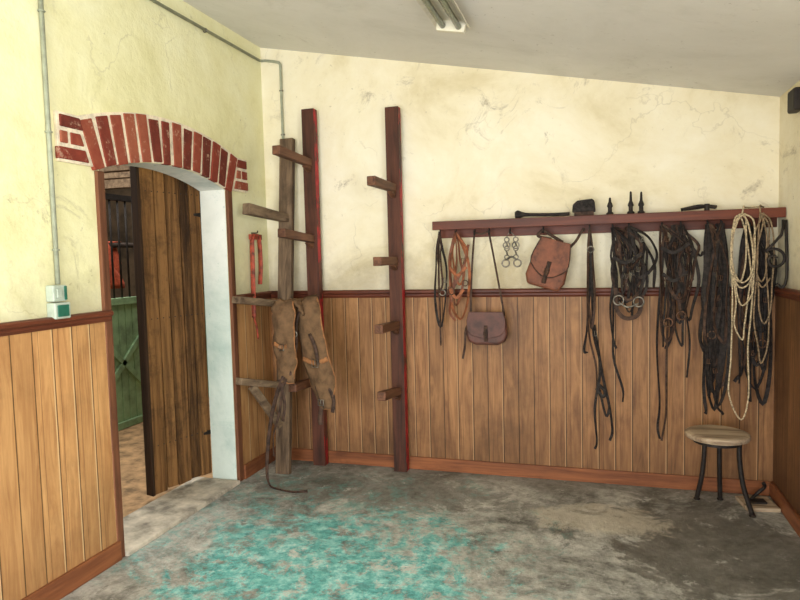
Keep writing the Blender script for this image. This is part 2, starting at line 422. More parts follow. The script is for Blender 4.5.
for k in range(3):
    z0=1.897+k*.07; z1=z0+.052
    yl=-1.845+random.uniform(-.01,.01); yr=-1.70-.012*k-.012
    if k==1: prism(bm,[(yl,z0),(-1.80,z0),(-1.80,z1),(yl,z1)],lambda a,b,t:(t,a,b),.001,.026); prism(bm,[(-1.78,z0),(yr+.02,z0),(yr,z1),(-1.78,z1)],lambda a,b,t:(t,a,b),.001,.024)
    else: prism(bm,[(yl,z0),(yr+.03,z0),(yr+.01,z1),(yl,z1)],lambda a,b,t:(t,a,b),.001,.026)
    yl=-.435+.018*k; yr=-.285+random.uniform(-.01,.01)
    if k==1: prism(bm,[(yl,z0),(-.365,z0),(-.365,z1),(yl+.01,z1)],lambda a,b,t:(t,a,b),.001,.026); prism(bm,[(-.345,z0),(yr,z0),(yr,z1),(-.345,z1)],lambda a,b,t:(t,a,b),.001,.024)
    else: prism(bm,[(yl-.01,z0),(yr,z0),(yr,z1),(yl+.01,z1)],lambda a,b,t:(t,a,b),.001,.026)
obj("bricks",bm,M_brick,E,bevel=.004)

# door leaf (plank door, ajar, beyond the wall)
E=empty("door_1")
h=Vector((-.20,-.50,0)); fe=Vector((-.318,-.930,0)); d=(fe-h); L=d.length; d.normalize(); nrm=Vector((-d.y,d.x,0))
if nrm.x<0: nrm=-nrm
def dl(a,b,t): return h+d*a+nrm*t+Vector((0,0,b))
bm=bmesh.new(); ws=[.20,.17,.23,.18,.22]; acc=0
for i in range(5):
    p0=acc*L; p1=(acc+ws[i])*L; acc+=ws[i]
    tt=random.uniform(-.005,.003)
    zb=.03+random.uniform(0,.018)
    prism(bm,[(p0+.004,zb),(p1-.004,zb+random.uniform(-.005,.005)),(p1-.004,2.06),(p0+.004,2.06)],dl,-.022,tt)
obj("planks",bm,M_door,E,bevel=.004)
bm=bmesh.new()
prism(bm,[(L-.004,.03),(L+.016,.03),(L+.016,2.06),(L-.004,2.06)],dl,-.06,.004)
prism(bm,[(.0,.06),(L,.06),(L,2.05),(.0,2.05)],dl,-.03,-.022)
for z in (.25,1.05,1.8): prism(bm,[(.02,z),(L,z),(L,z+.12),(.02,z+.12)],dl,-.055,-.03)
obj("stile_and_ledges",bm,M_doord,E,bevel=.004)
bm=bmesh.new()
for z in (.3,1.72):
    prism(bm,[(.0,z),(.06,z+.008),(.06,z+.022),(.0,z+.03)],dl,.0,.005)
for z in (.33,1.1,1.86):
    for i in range(10):
        a=L*(.06+.095*i); prism(bm,[(a-.003,z-.003),(a+.003,z-.003),(a+.003,z+.003),(a-.003,z+.003)],dl,0,.004)
obj("hinges_and_nails",bm,M_iron,E)

# ------------------------------------------------------------------ stable beyond the doorway
bm=bmesh.new(); box(bm,-4.6,-.0,-3.2,3.2,-.14,-.005)
obj("floor_stable",bm,M_sand)
bm=bmesh.new(); box(bm,-4.7,-4.6,-3.3,3.3,-.14,3.2); obj("wall_stable_left",bm,M_stablew)
bm=bmesh.new(); box(bm,-4.6,-.18,3.2,3.3,-.14,3.2); obj("wall_stable_back",bm,M_stablew)
bm=bmesh.new(); box(bm,-4.6,-.18,-3.3,-3.2,-.14,3.2); obj("wall_stable_front",bm,M_stablew)
bm=bmesh.new(); box(bm,-.20,-.18,.2,3.2,-.14,3.2); obj("wall_stable_right",bm,M_stablew)
bm=bmesh.new(); box(bm,-4.7,-.18,-3.3,3.3,3.1,3.2); obj("ceiling_stable",bm,M_dark)
E=empty("stable_roof_beams")
for i,(y,z) in enumerate(((.0,2.25),(.6,2.25),(1.3,2.3),(2.0,2.3))):
    bm=bmesh.new(); box(bm,-4.6,-.22,y,y+.09,z,z+.11); obj("beam_%d"%(i+1),bm,M_grayy,E)
E=empty("stall_partition")
bm=bmesh.new(); xs=-1.72
y=-2.0
while y<2.9:
    box(bm,xs-.02,xs,y,y+.075,.05,1.08); box(bm,xs-.028,xs-.006,y+.075,y+.085,.05,1.08); y+=.085
obj("boards",bm,M_green,E,bevel=.003)
bm=bmesh.new()
box(bm,xs-.03,xs+.02,-2,2.95,1.08,1.14); box(bm,xs-.03,xs+.02,-2,2.95,.0,.06)
for y in (-1.0,-.10,1.02,2.1): box(bm,xs-.035,xs+.025,y,y+.06,0,1.14)
beam(bm,(xs+.008,-.04,.08),(xs+.008,1.02,1.06),.02,.05); beam(bm,(xs+.008,1.02,.08),(xs+.008,-.04,1.06),.02,.05)
obj("frame",bm,M_green,E,bevel=.003)
bm=bmesh.new(); y=-1.95
while y<2.9:
    sweep(bm,[(xs,y,1.13),(xs,y,2.0)],.018,.018,sm=False,ns=8); y+=.095
box(bm,xs-.03,xs+.02,-2,2.95,1.98,2.03)
obj("bars",bm,M_iron,E)
E=empty("saddle_blanket")
bm=bmesh.new(); sweep(bm,[(-2.3,-.2,1.62),(-2.3,1.6,1.62)],.05,.05,sm=False); sweep(bm,[(-2.3,-.1,0),(-2.3,-.1,1.6)],.06,.06,sm=False); sweep(bm,[(-2.3,1.5,0),(-2.3,1.5,1.6)],.06,.06,sm=False)
obj("rail",bm,M_dark,E)
bm=bmesh.new(); G=[]
for i in range(13):
    row=[]
    for j in range(21):
        u=i/12; v=j/20*2-1
        wdt=.34*(.30+.70*abs(v)) if v>0 else .36
        yy=.86+(u-.5)*2*wdt+.03*sin(9*v)
        zz=1.655-.5*max(0,abs(v)-.08); xx=-2.3+(.035 if v>0 else -.035)*min(1,abs(v)*8)+.015*sin(u*16)*abs(v)
        row.append(bm.verts.new((xx,yy,zz)))
    G.append(row)
for i in range(12):
    for j in range(20): f=bm.faces.new([G[i][j],G[i+1][j],G[i+1][j+1],G[i][j+1]]); f.smooth=True
o=obj("cloth",bm,M_blank,E); s=o.modifiers.new("s",'SOLIDIFY'); s.thickness=.008

# ------------------------------------------------------------------ conduits, switch, lamp
E=empty("electrical_conduit")
bm=bmesh.new()
sweep(bm,[(.02,-6.1,2.80),(.02,-.06,2.81)],.018,.018,sm=False)
sweep(bm,[(.02,-.06,2.81),(.022,-.025,2.815),(.05,-.018,2.815),(.12,-.018,2.80),(.155,-.018,2.785),(.16,-.018,2.74),(.16,-.018,2.5),(.16,-.018,1.26)],.018,.018)
obj("pipe",bm,M_pipe,E)
bm=bmesh.new()
for y in (-3,-2.2,-1.4,-.7): ring(bm,(.02,y,2.805),.011,.004,normal=(0,1,0))
for z in (2.6,2.3,1.6): ring(bm,(.16,-.018,z),.011,.004,normal=(0,0,1))
obj("clips",bm,M_steel,E)
E=empty("electrical_conduit")
bm=bmesh.new(); sweep(bm,[(.016,-1.895,2.78),(.016,-1.895,1.352)],.020,.020,sm=False); obj("pipe",bm,M_pipe,E)
bm=bmesh.new()
for z in (2.5,2.0,1.5): ring(bm,(.016,-1.895,z),.012,.004,normal=(0,0,1))
obj("clips",bm,M_pipe,E)
E=empty("light_switch")
bm=bmesh.new(); box(bm,0.001,.045,-1.95,-1.875,1.28,1.35); obj("upper_housing",bm,M_box,E,bevel=.006)
bm=bmesh.new(); box(bm,0.001,.05,-1.95,-1.865,1.205,1.275); obj("lower_housing",bm,M_box,E,bevel=.006)
bm=bmesh.new(); box(bm,.05,.056,-1.94,-1.88,1.215,1.265); box(bm,.045,.05,-1.895,-1.880,1.285,1.345); obj("cover",bm,M_boxg,E,bevel=.003)
bm=bmesh.new(); box(bm,.045,.052,-1.935,-1.91,1.295,1.335); obj("rocker",bm,M_box,E,bevel=.003)
E=empty("fluorescent_ceiling_lamp")
th=atan(.2)
LM=Matrix.Translation((1.575,0,ceil_z(1.575)))@Matrix.Rotation(th,4,'Y')
def lf(a,b,t): return LM@Vector((a,t,b))
L0,L1=-2.15,-.93
bm=bmesh.new(); prism(bm,[(-.05,0),(.05,0),(.05,-.03),(-.05,-.03)],lf,L0,L1)
prism(bm,[(-.09,-.045),(-.05,-.02),(.05,-.02),(.09,-.045),(.09,-.052),(.05,-.028),(-.05,-.028),(-.09,-.052)],lf,L0,L1)
obj("housing",bm,M_lampw,E,bevel=.002)
bm=bmesh.new()
for a in (-.04,.04):
    sweep(bm,[lf(a,-.055,L0+.04),lf(a,-.055,L1-.04)],.03,.03,sm=False,ns=14)
obj("tubes",bm,M_tube,E)
bm=bmesh.new()
for y0 in (L0,L1-.04):
    prism(bm,[(-.075,-.025),(.075,-.025),(.07,-.078),(-.07,-.078)],lf,y0,y0+.035)
obj("end_holders",bm,M_lampw,E,bevel=.004)

# ------------------------------------------------------------------ saddle racks
def rack(x0,x1,top,arms):
    E=empty("saddle_rack")
    bm=bmesh.new(); fs=box(bm,x0,x1,-.105,-.045,0,top)
    for f in bm.faces:
        f.normal_update()
        if abs(f.calc_center_median().x-x1)<1e-4: f.material_index=1
    obj("post",bm,[M_post,M_red],E,bevel=.004)
    bm=bmesh.new()
    for z in (.35,1.3,2.1): box(bm,x0+.02,x1-.02,-.045,-.0125 if z<1.2 else -.0005,z,z+.06)
    obj("wall_cleats",bm,M_post,E)
    bm=bmesh.new(); xm=(x0+x1)/2
    for z0,z1,ln in arms:
        beam(bm,(xm,-.10,z0),(xm-.005,-.10-ln,z1),.045,.05,w1=.055,h1=.055)
        beam(bm,(xm,-.10,z0-.045),(xm,-.10-.08,z0-.028),.035,.04,h1=.01)
    obj("arms",bm,M_arm,E,bevel=.006)
    return E
rack(.345,.435,2.44,((2.08,2.10,.46),(1.57,1.60,.43),(1.10,1.11,.42),(.60,.62,.36)))
rack(.935,1.025,2.40,((1.88,1.885,.42),(1.41,1.41,.35),(.99,1.0,.36),(.55,.585,.34)))
E=empty("saddle_rack")
bm=bmesh.new(); beam(bm,(.22,-.31,0.0),(.215,-.06,2.26),.10,.045,up=(0,1,0)); obj("post",bm,M_gray,E,bevel=.005)
bm=bmesh.new()
beam(bm,(.225,-.10,1.71),(.14,-.52,1.76),.06,.05,h1=.07); beam(bm,(.20,-.17,1.13),(.07,-.56,1.19),.08,.045,w1=.09); beam(bm,(.20,-.25,.59),(.085,-.60,.68),.06,.045)
beam(bm,(.20,-.29,.32),(.12,-.50,.63),.035,.05)
obj("arms",bm,M_grayy,E,bevel=.005)

E=empty("red_tongs")
bm=bmesh.new()
sweep(bm,[(.025,-.275,1.05),(.03,-.275,1.3),(.03,-.27,1.55),(.03,-.255,1.60),(.03,-.235,1.605)],.036,.018)
sweep(bm,[(.025,-.175,1.27),(.03,-.165,1.4),(.03,-.17,1.55),(.03,-.185,1.60),(.03,-.21,1.605)],.034,.018)
box(bm,.02,.04,-.295,-.150,1.575,1.61)
sweep(bm,[(.025,-.275,1.05),(.03,-.25,.98),(.03,-.24,.90)],.014,.012)
obj("handles",bm,M_tong,E,bevel=.002)
bm=bmesh.new(); sweep(bm,[(0.001,-.225,1.62),(.045,-.225,1.62),(.05,-.225,1.635)],.008,.008); obj("nail",bm,M_iron,E)

# ------------------------------------------------------------------ canvas saddle bag on rack arm
E=empty("canvas_saddlebag")
def pad(name,path,wd,bul,mat,ax=Vector((1,0,0))):
    bm=bmesh.new(); C=catmull(path,5); n=len(C); G=[]
    for i,c in enumerate(C):
        v=i/(n-1); w=wd(v); row=[]
        T=(C[min(i+1,n-1)]-C[max(i-1,0)]).normalized()
        A=(ax-T*ax.dot(T)).normalized(); Nn=A.cross(T)
        if Nn.y>0: Nn=-Nn
        for j in range(9):
            u=j/8*2-1
            row.append(bm.verts.new(c+A*u*w/2+Nn*(bul*(1-u*u)+.009*sin(v*17+u*4)+.006*sin(v*31-u*7))))
        G.append(row)
    for i in range(n-1):
        for j in range(8): f=bm.faces.new([G[i][j],G[i][j+1],G[i+1][j+1],G[i+1][j]]); f.smooth=True
    eds=[[G[i][0].co.copy() for i in range(n)],[G[i][8].co.copy() for i in range(n)],[G[-1][j].co.copy() for j in range(9)]]
    o=obj(name,bm,mat,E); s=o.modifiers.new("s",'SOLIDIFY'); s.thickness=.014; s.offset=0
    return eds
AX=Vector((.92,-.25,0)).normalized()
p2=[(.475,-.40,1.02),(.47,-.43,1.14),(.50,-.48,1.15),(.545,-.51,1.0),(.59,-.52,.82),(.635,-.53,.64),(.655,-.53,.52)]
e2=pad("pad_right",p2,lambda v:.15+.05*sin(v*pi)-.07*max(0,v-.82)/.18,.028,M_canvas,AX)
p1=[(.385,-.50,1.145),(.388,-.545,1.155),(.395,-.565,1.10),(.40,-.57,.95),(.405,-.57,.80),(.41,-.57,.68)]
e1=pad("pad_left",p1,lambda v:.12+.05*sin(v*pi),.025,M_canvas,AX)
p3=[(.35,-.47,1.10),(.37,-.475,1.155),(.42,-.485,1.17),(.48,-.49,1.16),(.53,-.50,1.09)]
e3=pad("yoke",p3,lambda v:.13,.0,M_canvas,Vector((0,1,0)))
bm=bmesh.new()
for e in e1+e2: sweep(bm,[tuple(p) for p in e][::2],.013,.013,0,k=3,ns=6)
sweep(bm,[(.33,-.58,.92),(.40,-.605,.90),(.475,-.595,.92)],.006,.03,0,ref=(0,0,1))
sweep(bm,[(.50,-.53,.82),(.60,-.558,.80),(.68,-.565,.83)],.03,.006,0)
obj("edge_binding",bm,M_binding,E)
bm=bmesh.new()
sweep(bm,[(.60,-.555,.66),(.63,-.56,.56),(.615,-.56,.46),(.62,-.56,.42)],.03,.005); sweep(bm,[(.68,-.56,.66),(.71,-.56,.58),(.70,-.56,.50)],.025,.005)
sweep(bm,[(.50,-.50,1.16),(.47,-.54,1.05),(.475,-.57,.9),(.45,-.59,.75),(.39,-.60,.66)],.022,.006)
sweep(bm,[(.56,-.55,.98),(.60,-.565,.90),(.62,-.565,.78)],.024,.006)
sweep(bm,[(.40,-.60,.72),(.33,-.58,.58),(.27,-.56,.38),(.24,-.56,.15),(.26,-.58,.03),(.33,-.60,.008),(.45,-.62,.006),(.53,-.59,.006)],.024,.006,twist=.6)
sweep(bm,[(.37,-.60,.70),(.40,-.60,.56),(.385,-.60,.44)],.02,.005)
sweep(bm,[(.40,-.61,.68),(.36,-.59,.5),(.30,-.57,.34),(.29,-.56,.2)],.016,.004,twist=.6)
obj("straps",bm,M_dbrown,E)
bm=bmesh.new(); buckle(bm,.63,-.57,.56,.035,.035,0); buckle(bm,.60,-.572,.80,.04,.045,0); buckle(bm,.40,-.615,.90,.03,.035,0); ring(bm,(.475,-.58,.98),.016,.004)
obj("buckles",bm,M_steel,E)

# ------------------------------------------------------------------ tack shelf
SZ=1.648
E=empty("tack_shelf")
bm=bmesh.new(); box(bm,1.255,W-.005,-.15,-.001,SZ-.028,SZ); box(bm,1.25,W-.003,-.168,-.148,SZ-.052,SZ+.002)
box(bm,1.27,W-.01,-.022,-.001,SZ-.10,SZ-.028)
obj("board",bm,M_trimx,E,bevel=.003)
HOOKS=[1.285,1.39,1.51,1.60,1.73,1.93,2.20,2.33,2.42,2.60,2.70,2.84,2.91,3.02,3.13]
HZ=SZ-.06
bm=bmesh.new()
for x in HOOKS: sweep(bm,[(x,-.10,SZ-.03),(x,-.10,HZ-.01),(x,-.112,HZ-.028),(x,-.13,HZ-.022),(x,-.134,HZ+.0)],.009,.009)
obj("hooks",bm,M_iron,E)
E=empty("scroll_bracket")
bm=bmesh.new()
sp=[]
for i in range(26):
    t=i/25*2.6*pi; r=.012+.05*i/25
    sp.append((W-.072+r*cos(t+.5),-.235,1.37+r*sin(t+.5)))
sp+= [(W-.04,-.232,1.50),(W-.025,-.20,1.58)]
sweep(bm,sp,.015,.015,k=2)
sweep(bm,[(W-.012,-.20,1.58),(W-.012,-.235,1.3),(W-.03,-.235,1.22),(W-.06,-.235,1.24)],.016,.014)
obj("iron_scroll",bm,M_iron,E)

E=empty("riding_crop")
bm=bmesh.new(); sweep(bm,[(1.76,-.10,SZ+.025),(1.80,-.10,SZ+.026),(1.88,-.10,SZ+.022),(1.98,-.105,SZ+.018),(2.085,-.11,SZ+.018)],.034,.03,rad=lambda t:1.0*exp(-((t-.12)/.14)**2)+.62)
obj("handle",bm,M_black,E)
E=empty("grooming_brush")
bm=bmesh.new(); prism(bm,[(2.10,SZ+.025),(2.235,SZ+.025),(2.23,SZ+.085),(2.215,SZ+.10),(2.13,SZ+.092),(2.105,SZ+.07)],lambda a,b,t:(a,t,b),-.145,-.07); obj("back",bm,M_black,E,bevel=.006)
bm=bmesh.new(); box(bm,2.112,2.225,-.14,-.077,SZ+.001,SZ+.026); obj("bristles",bm,M_dbrown,E)
for i,(x,hh) in enumerate(((2.315,.10),(2.43,.13),(2.487,.125))):
    bm=bmesh.new(); lathe(bm,[(.02,0),(.021,.008),(.012,.016),(.012,.04),(.017,.048),(.014,.06),(.008,.075),(.006,hh*.95),(.002,hh)],(x,-.12,SZ+.003)); obj("metal_spike",bm,M_iron,smooth=True)
E=empty("pliers")
bm=bmesh.new(); sweep(bm,[(2.70,-.11,SZ+.014),(2.79,-.125,SZ+.03),(2.84,-.115,SZ+.025),(2.88,-.12,SZ+.018)],.018,.014); sweep(bm,[(2.71,-.14,SZ+.014),(2.79,-.11,SZ+.022),(2.84,-.12,SZ+.028),(2.885,-.115,SZ+.022)],.018,.014)
lathe(bm,[(.014,0),(.014,.036)],(2.835,-.118,SZ+.005)); obj("jaws",bm,M_iron,E)

# ------------------------------------------------------------------ hanging tack
rn=random.Random(11)
HT=HZ-.012
Y=-.122
def loop(bm,hx,xl,xr,zb,y,w,mi,hz=HT,tw=1.0,t=.004,jit=.012):
    xm=(xl+xr)/2+rn.uniform(-jit,jit); H=hz-zb; J=lambda:rn.uniform(-jit,jit)
    P=[(hx,y,hz),(hx+(xl-hx)*.6+J()*.4,y-.004,hz-.16*H),(xl+J(),y-.006+J()*.5,hz-.38*H),(xl+J(),y-.008,hz-.62*H),(xl+(xm-xl)*.2+J(),y-.01,hz-.86*H),(xm,y-.012,zb),(xr+(xm-xr)*.2+J(),y-.01+J()*.5,hz-.86*H),(xr+J(),y-.007,hz-.6*H),(xr+J(),y-.005,hz-.36*H),(hx+(xr-hx)*.6+J()*.4,y-.002,hz-.16*H),(hx,y,hz)]
    sweep(bm,P,w,t,mi,twist=tw,k=4,flat=True,ph=rn.uniform(0,6))
def drop(bm,hx,pts,y,w,mi,tw=1.0,t=.004,hz=HT,jit=.008):
    P=[(hx,y,hz)]+[(a+rn.uniform(-jit,jit),y-.006*((i%3)),b) for i,(a,b) in enumerate(pts)]
    sweep(bm,P,w,t,mi,twist=tw,k=6,flat=True,ph=rn.uniform(0,6))
TACK=[M_black,M_dbrown]
E=empty("black_headcollar")
bm=bmesh.new()
loop(bm,1.285,1.25,1.32,.98,Y,.016,0); loop(bm,1.285,1.27,1.305,1.20,Y-.01,.012,1)
drop(bm,1.285,[(1.28,1.3),(1.285,1.1),(1.29,.92),(1.28,.86)],Y,.012,1)
obj("straps",bm,TACK,E)
bm=bmesh.new(); ring(bm,(1.30,Y-.01,1.20),.018,.004); buckle(bm,1.32,Y-.015,1.28,.022,.03,0); obj("fittings",bm,M_steel,E)
E=empty("brown_bridle")
bm=bmesh.new()
loop(bm,1.39,1.35,1.465,1.03,Y,.018,0,jit=.008); loop(bm,1.39,1.36,1.43,1.12,Y-.012,.016,1,jit=.012); loop(bm,1.39,1.375,1.455,1.25,Y-.008,.015,0)
sweep(bm,[(1.355,Y-.02,1.36),(1.40,Y-.035,1.31),(1.46,Y-.02,1.36)],.018,.005,flat=True); sweep(bm,[(1.345,Y-.02,1.24),(1.39,Y-.03,1.17),(1.44,Y-.02,1.22)],.018,.005,flat=True)
drop(bm,1.39,[(1.40,1.4),(1.37,1.2),(1.355,1.08),(1.375,1.02)],Y-.01,.014,1)
sweep(bm,[(1.47,Y,1.50),(1.44,Y-.02,1.36),(1.38,Y-.025,1.24),(1.355,Y-.02,1.14)],.016,.004,1,flat=True)
obj("straps",bm,[M_tan,M_brown],E)
bm=bmesh.new(); ring(bm,(1.36,Y-.03,1.21),.022,.004); ring(bm,(1.45,Y-.03,1.26),.018,.0035); buckle(bm,1.44,Y-.02,1.40,.022,.03,0); obj("fittings",bm,M_rust,E)

E=empty("leather_pouch")
px,pz=1.578,.975
bodyq=[(-.105,.095),(.105,.095),(.12,.05),(.13,-.04),(.115,-.085),(.07,-.105),(-.07,-.105),(-.115,-.085),(-.13,-.04),(-.12,.05)]
bm=bmesh.new(); prism(bm,bodyq,lambda a,b,t:(px+a,t,pz+b),-.15,-.085); obj("body",bm,M_wine,E,bevel=.018,seg=3)
bm=bmesh.new()
fl=[(-.108,.105),(.108,.105),(.122,.05),(.12,-.01),(.09,-.045),(.03,-.06),(-.03,-.06),(-.09,-.045),(-.12,-.01),(-.122,.05)]
prism(bm,fl,lambda a,b,t:(px+a,t,pz+b),-.162,-.15); obj("flap",bm,M_wine,E,bevel=.004)
bm=bmesh.new(); sweep(bm,[(px,-.165,pz+.02),(px,-.17,pz-.04),(px,-.162,pz-.08)],.022,.006)
sweep(bm,[(1.51,Y,HT),(1.49,Y,1.35),(1.475,Y,1.05)],.012,.004,twist=.4,flat=True); sweep(bm,[(1.60,Y,HT),(1.64,Y,1.35),(1.69,Y,1.05)],.012,.004,twist=.4,flat=True); sweep(bm,[(1.51,Y-.01,HT),(1.555,Y-.02,HT-.012),(1.60,Y-.01,HT)],.012,.004)
sweep(bm,[(1.47,Y-.01,1.02),(1.447,Y-.02,.96),(1.44,Y-.02,.86),(1.425,Y-.02,.78)],.014,.004,twist=.6,flat=True)
obj("strap",bm,M_dbrown,E)
bm=bmesh.new(); buckle(bm,px,-.175,pz-.03,.024,.022,0); obj("buckle",bm,M_dbrown,E)

E=empty("horse_bit")
bm=bmesh.new()
for j,(x,n) in enumerate(((1.71,5),(1.765,5))):
    sweep(bm,[(1.73,Y,HT),(x,Y,HZ-.05)],.005,.005,sm=False)
    for i in range(n): ring(bm,(x,Y-.004*(i%2),HZ-.065-i*.027),.014,.004,normal=(1,0,.3) if i%2 else (0,1,0),n=12,m=5)
    ring(bm,(x+(.008 if j else -.008),Y,HZ-.210),.022,.005)
    ring(bm,(x,Y-.01,HZ-.10),.020,.004)
sweep(bm,[(1.70,Y,HZ-.19),(1.74,Y-.01,HZ-.17),(1.77,Y,HZ-.19)],.012,.012)
obj("rings_and_chain",bm,M_steel,E)

E=empty("leather_satchel")
SM=Matrix.Translation((1.965,0,1.365))@Matrix.Rotation(radians(17),4,'Y')
def sf(a,b,t): return SM@Vector((a,t,b))
bodyp=[(-.085,.145),(.085,.145),(.108,.06),(.12,-.09),(.095,-.145),(-.095,-.145),(-.12,-.09),(-.108,.06)]
bm=bmesh.new(); prism(bm,bodyp,sf,-.16,-.09); obj("body",bm,M_brown,E,bevel=.016,seg=3)
bm=bmesh.new(); prism(bm,[(-.09,.152),(.09,.152),(.112,.06),(.112,-.01),(.05,-.065),(0,-.08),(-.05,-.065),(-.112,-.01),(-.112,.06)],sf,-.176,-.161); obj("flap",bm,M_brown,E,bevel=.005)
bm=bmesh.new(); sweep(bm,[sf(0,.02,-.181),sf(0,-.06,-.184),sf(0,-.115,-.17)],.024,.006)
out2=[(-.09,.152),(-.112,.06),(-.112,-.01),(-.05,-.065),(0,-.08),(.05,-.065),(.112,-.01),(.112,.06),(.09,.152)]
sweep(bm,[sf(a*.97,b*.97,-.178) for a,b in out2],.006,.005,k=2)
sweep(bm,[sf(-.03,.15,-.14),(1.90,-.13,1.54),(1.93,Y,HT)],.018,.005); sweep(bm,[sf(.04,.15,-.14),(1.98,-.13,1.54),(1.93,Y,HT)],.018,.005)
sweep(bm,[sf(.08,.12,-.13),(2.12,-.13,1.50),(2.15,-.125,1.55),(2.17,Y,HT)],.016,.005)
obj("strap_and_piping",bm,M_dbrown,E)
bm=bmesh.new(); q=sf(0,-.04,-.189); buckle(bm,q.x,q.y,q.z,.030,.026,0,-.3); obj("buckle",bm,M_rust,E)

E=empty("long_reins")
bm=bmesh.new()
drop(bm,2.20,[(2.20,1.3),(2.185,1.0),(2.17,.85),(2.18,.83)],Y,.016,0); loop(bm,2.20,2.19,2.222,.98,Y-.01,.014,1,jit=.006)
drop(bm,2.20,[(2.21,1.2),(2.225,.95),(2.25,.75),(2.23,.5),(2.24,.30),(2.22,.25)],Y-.01,.016,0)
drop(bm,2.20,[(2.19,1.2),(2.20,.95),(2.24,.75),(2.235,.6)],Y-.006,.012,1)
sweep(bm,[(2.225,Y,1.0),(2.27,Y,.70),(2.31,Y,.50),(2.325,Y,.36),(2.31,Y,.30)],.016,.004,twist=.8,flat=True)
sweep(bm,[(2.31,Y-.01,.52),(2.29,Y-.01,.45),(2.25,Y-.01,.62)],.014,.004,twist=.8,flat=True)
sweep(bm,[(2.235,Y-.012,.62),(2.27,Y-.02,.57),(2.285,Y-.012,.60),(2.25,Y-.016,.64)],.02,.006)
obj("straps",bm,TACK,E)
bm=bmesh.new(); ring(bm,(2.205,Y-.015,1.45),.018,.004); buckle(bm,2.225,Y-.018,.95,.022,.03,0); obj("fittings",bm,M_steel,E)

def bundle(bm,hxs,x0,x1,zlo,zhi,nl,nd,y0,w=(.011,.021)):
    for i in range(nl):
        hx=rn.choice(hxs)+rn.uniform(-.012,.012); a=rn.uniform(x0,x1-.04); b=min(x1+.02,a+rn.uniform(.03,.11))
        loop(bm,hx,a,b,rn.uniform(zlo,zhi),y0-.0045*(i%6),rn.uniform(*w),rn.choice((0,0,0,1)),jit=.014)
    for i in range(nd):
        hx=rn.choice(hxs)+rn.uniform(-.01,.01); a=rn.uniform(x0,x1); z=rn.uniform(zlo,zhi)
        drop(bm,hx,[((hx+a)/2,HT-.15),(a,(HT+z)/2),(a+rn.uniform(-.03,.03),z+.1),(a+rn.uniform(-.02,.02),z)],y0-.0045*(i%6),rn.uniform(*w),rn.choice((0,0,1)))
def buckles(bm,n,x0,x1,z0,z1,y):
    for i in range(n): buckle(bm,rn.uniform(x0,x1),y-rn.uniform(0,.006),rn.uniform(z0,z1),.020,.026,0,rn.uniform(-.4,.4))
E=empty("black_bridle")
bm=bmesh.new()
bundle(bm,[2.33,2.42],2.32,2.50,1.05,1.38,10,6,Y)
loop(bm,2.42,2.42,2.56,1.28,Y-.02,.018,0); drop(bm,2.42,[(2.50,1.48),(2.56,1.36),(2.55,1.22)],Y-.01,.018,0)
drop(bm,2.36,[(2.34,1.3),(2.33,1.0),(2.34,.8),(2.38,.62),(2.39,.54)],Y,.014,0)
drop(bm,2.33,[(2.34,1.3),(2.32,1.1),(2.33,.92),(2.35,.86)],Y-.008,.014,0)
sweep(bm,[(2.33,Y-.03,1.40),(2.40,Y-.045,1.37),(2.49,Y-.03,1.42)],.022,.005,flat=True)
obj("straps",bm,TACK,E)
bm=bmesh.new()
sweep(bm,[(2.345,Y-.03,1.22),(2.35,Y-.045,1.10),(2.40,Y-.055,1.045),(2.47,Y-.045,1.07),(2.49,Y-.03,1.18)],.024,.008,flat=True); sweep(bm,[(2.35,Y-.03,1.20),(2.42,Y-.05,1.15),(2.48,Y-.03,1.20)],.018,.007,flat=True)
obj("noseband",bm,M_dbrown,E)
bm=bmesh.new(); ring(bm,(2.36,Y-.05,1.15),.028,.005); ring(bm,(2.47,Y-.05,1.14),.028,.005); sweep(bm,[(2.36,Y-.05,1.14),(2.41,Y-.06,1.11),(2.47,Y-.05,1.13)],.012,.012); buckles(bm,5,2.33,2.5,1.25,1.5,Y-.035)
obj("bit",bm,M_steel,E)

E=empty("black_bridle")
bm=bmesh.new()
bundle(bm,[2.60,2.66,2.70],2.58,2.76,.85,1.3,12,7,Y)
drop(bm,2.62,[(2.60,1.3),(2.575,.9),(2.58,.55),(2.575,.40),(2.59,.33)],Y,.014,0); drop(bm,2.62,[(2.63,1.2),(2.62,.8),(2.615,.5),(2.60,.32)],Y-.01,.012,1); drop(bm,2.68,[(2.74,1.47),(2.79,1.40),(2.81,1.42)],Y-.01,.016,0)
drop(bm,2.68,[(2.72,1.1),(2.74,.9),(2.73,.70)],Y-.004,.012,0)
sweep(bm,[(2.60,Y-.03,1.30),(2.66,Y-.045,1.26),(2.73,Y-.03,1.31)],.02,.005,flat=True); sweep(bm,[(2.59,Y-.03,1.45),(2.66,Y-.045,1.42),(2.74,Y-.03,1.47)],.02,.005,flat=True)
obj("straps",bm,TACK,E)
bm=bmesh.new(); ring(bm,(2.63,Y-.035,1.02),.024,.005); ring(bm,(2.70,Y-.035,1.06),.024,.005); buckles(bm,6,2.6,2.74,1.1,1.5,Y-.036); obj("fittings",bm,M_rust,E)
E=empty("driving_harness")
bm=bmesh.new()
bundle(bm,[2.84,2.91],2.82,2.925,.47,.95,14,8,Y,w=(.013,.024))
drop(bm,2.86,[(2.84,1.2),(2.83,.7),(2.835,.52),(2.83,.49)],Y,.018,0); drop(bm,2.88,[(2.92,1.45),(2.935,1.3),(2.93,1.1)],Y-.01,.02,0)
obj("straps",bm,TACK,E)
bm=bmesh.new(); ring(bm,(2.86,Y-.03,.95),.022,.004); buckles(bm,6,2.83,2.92,.6,1.45,Y-.032); obj("fittings",bm,M_rust,E)
E=empty("driving_harness")
bm=bmesh.new()
bundle(bm,[3.04,3.12],3.00,3.16,.55,1.15,16,9,Y+.03,w=(.013,.024))
obj("straps",bm,TACK,E)
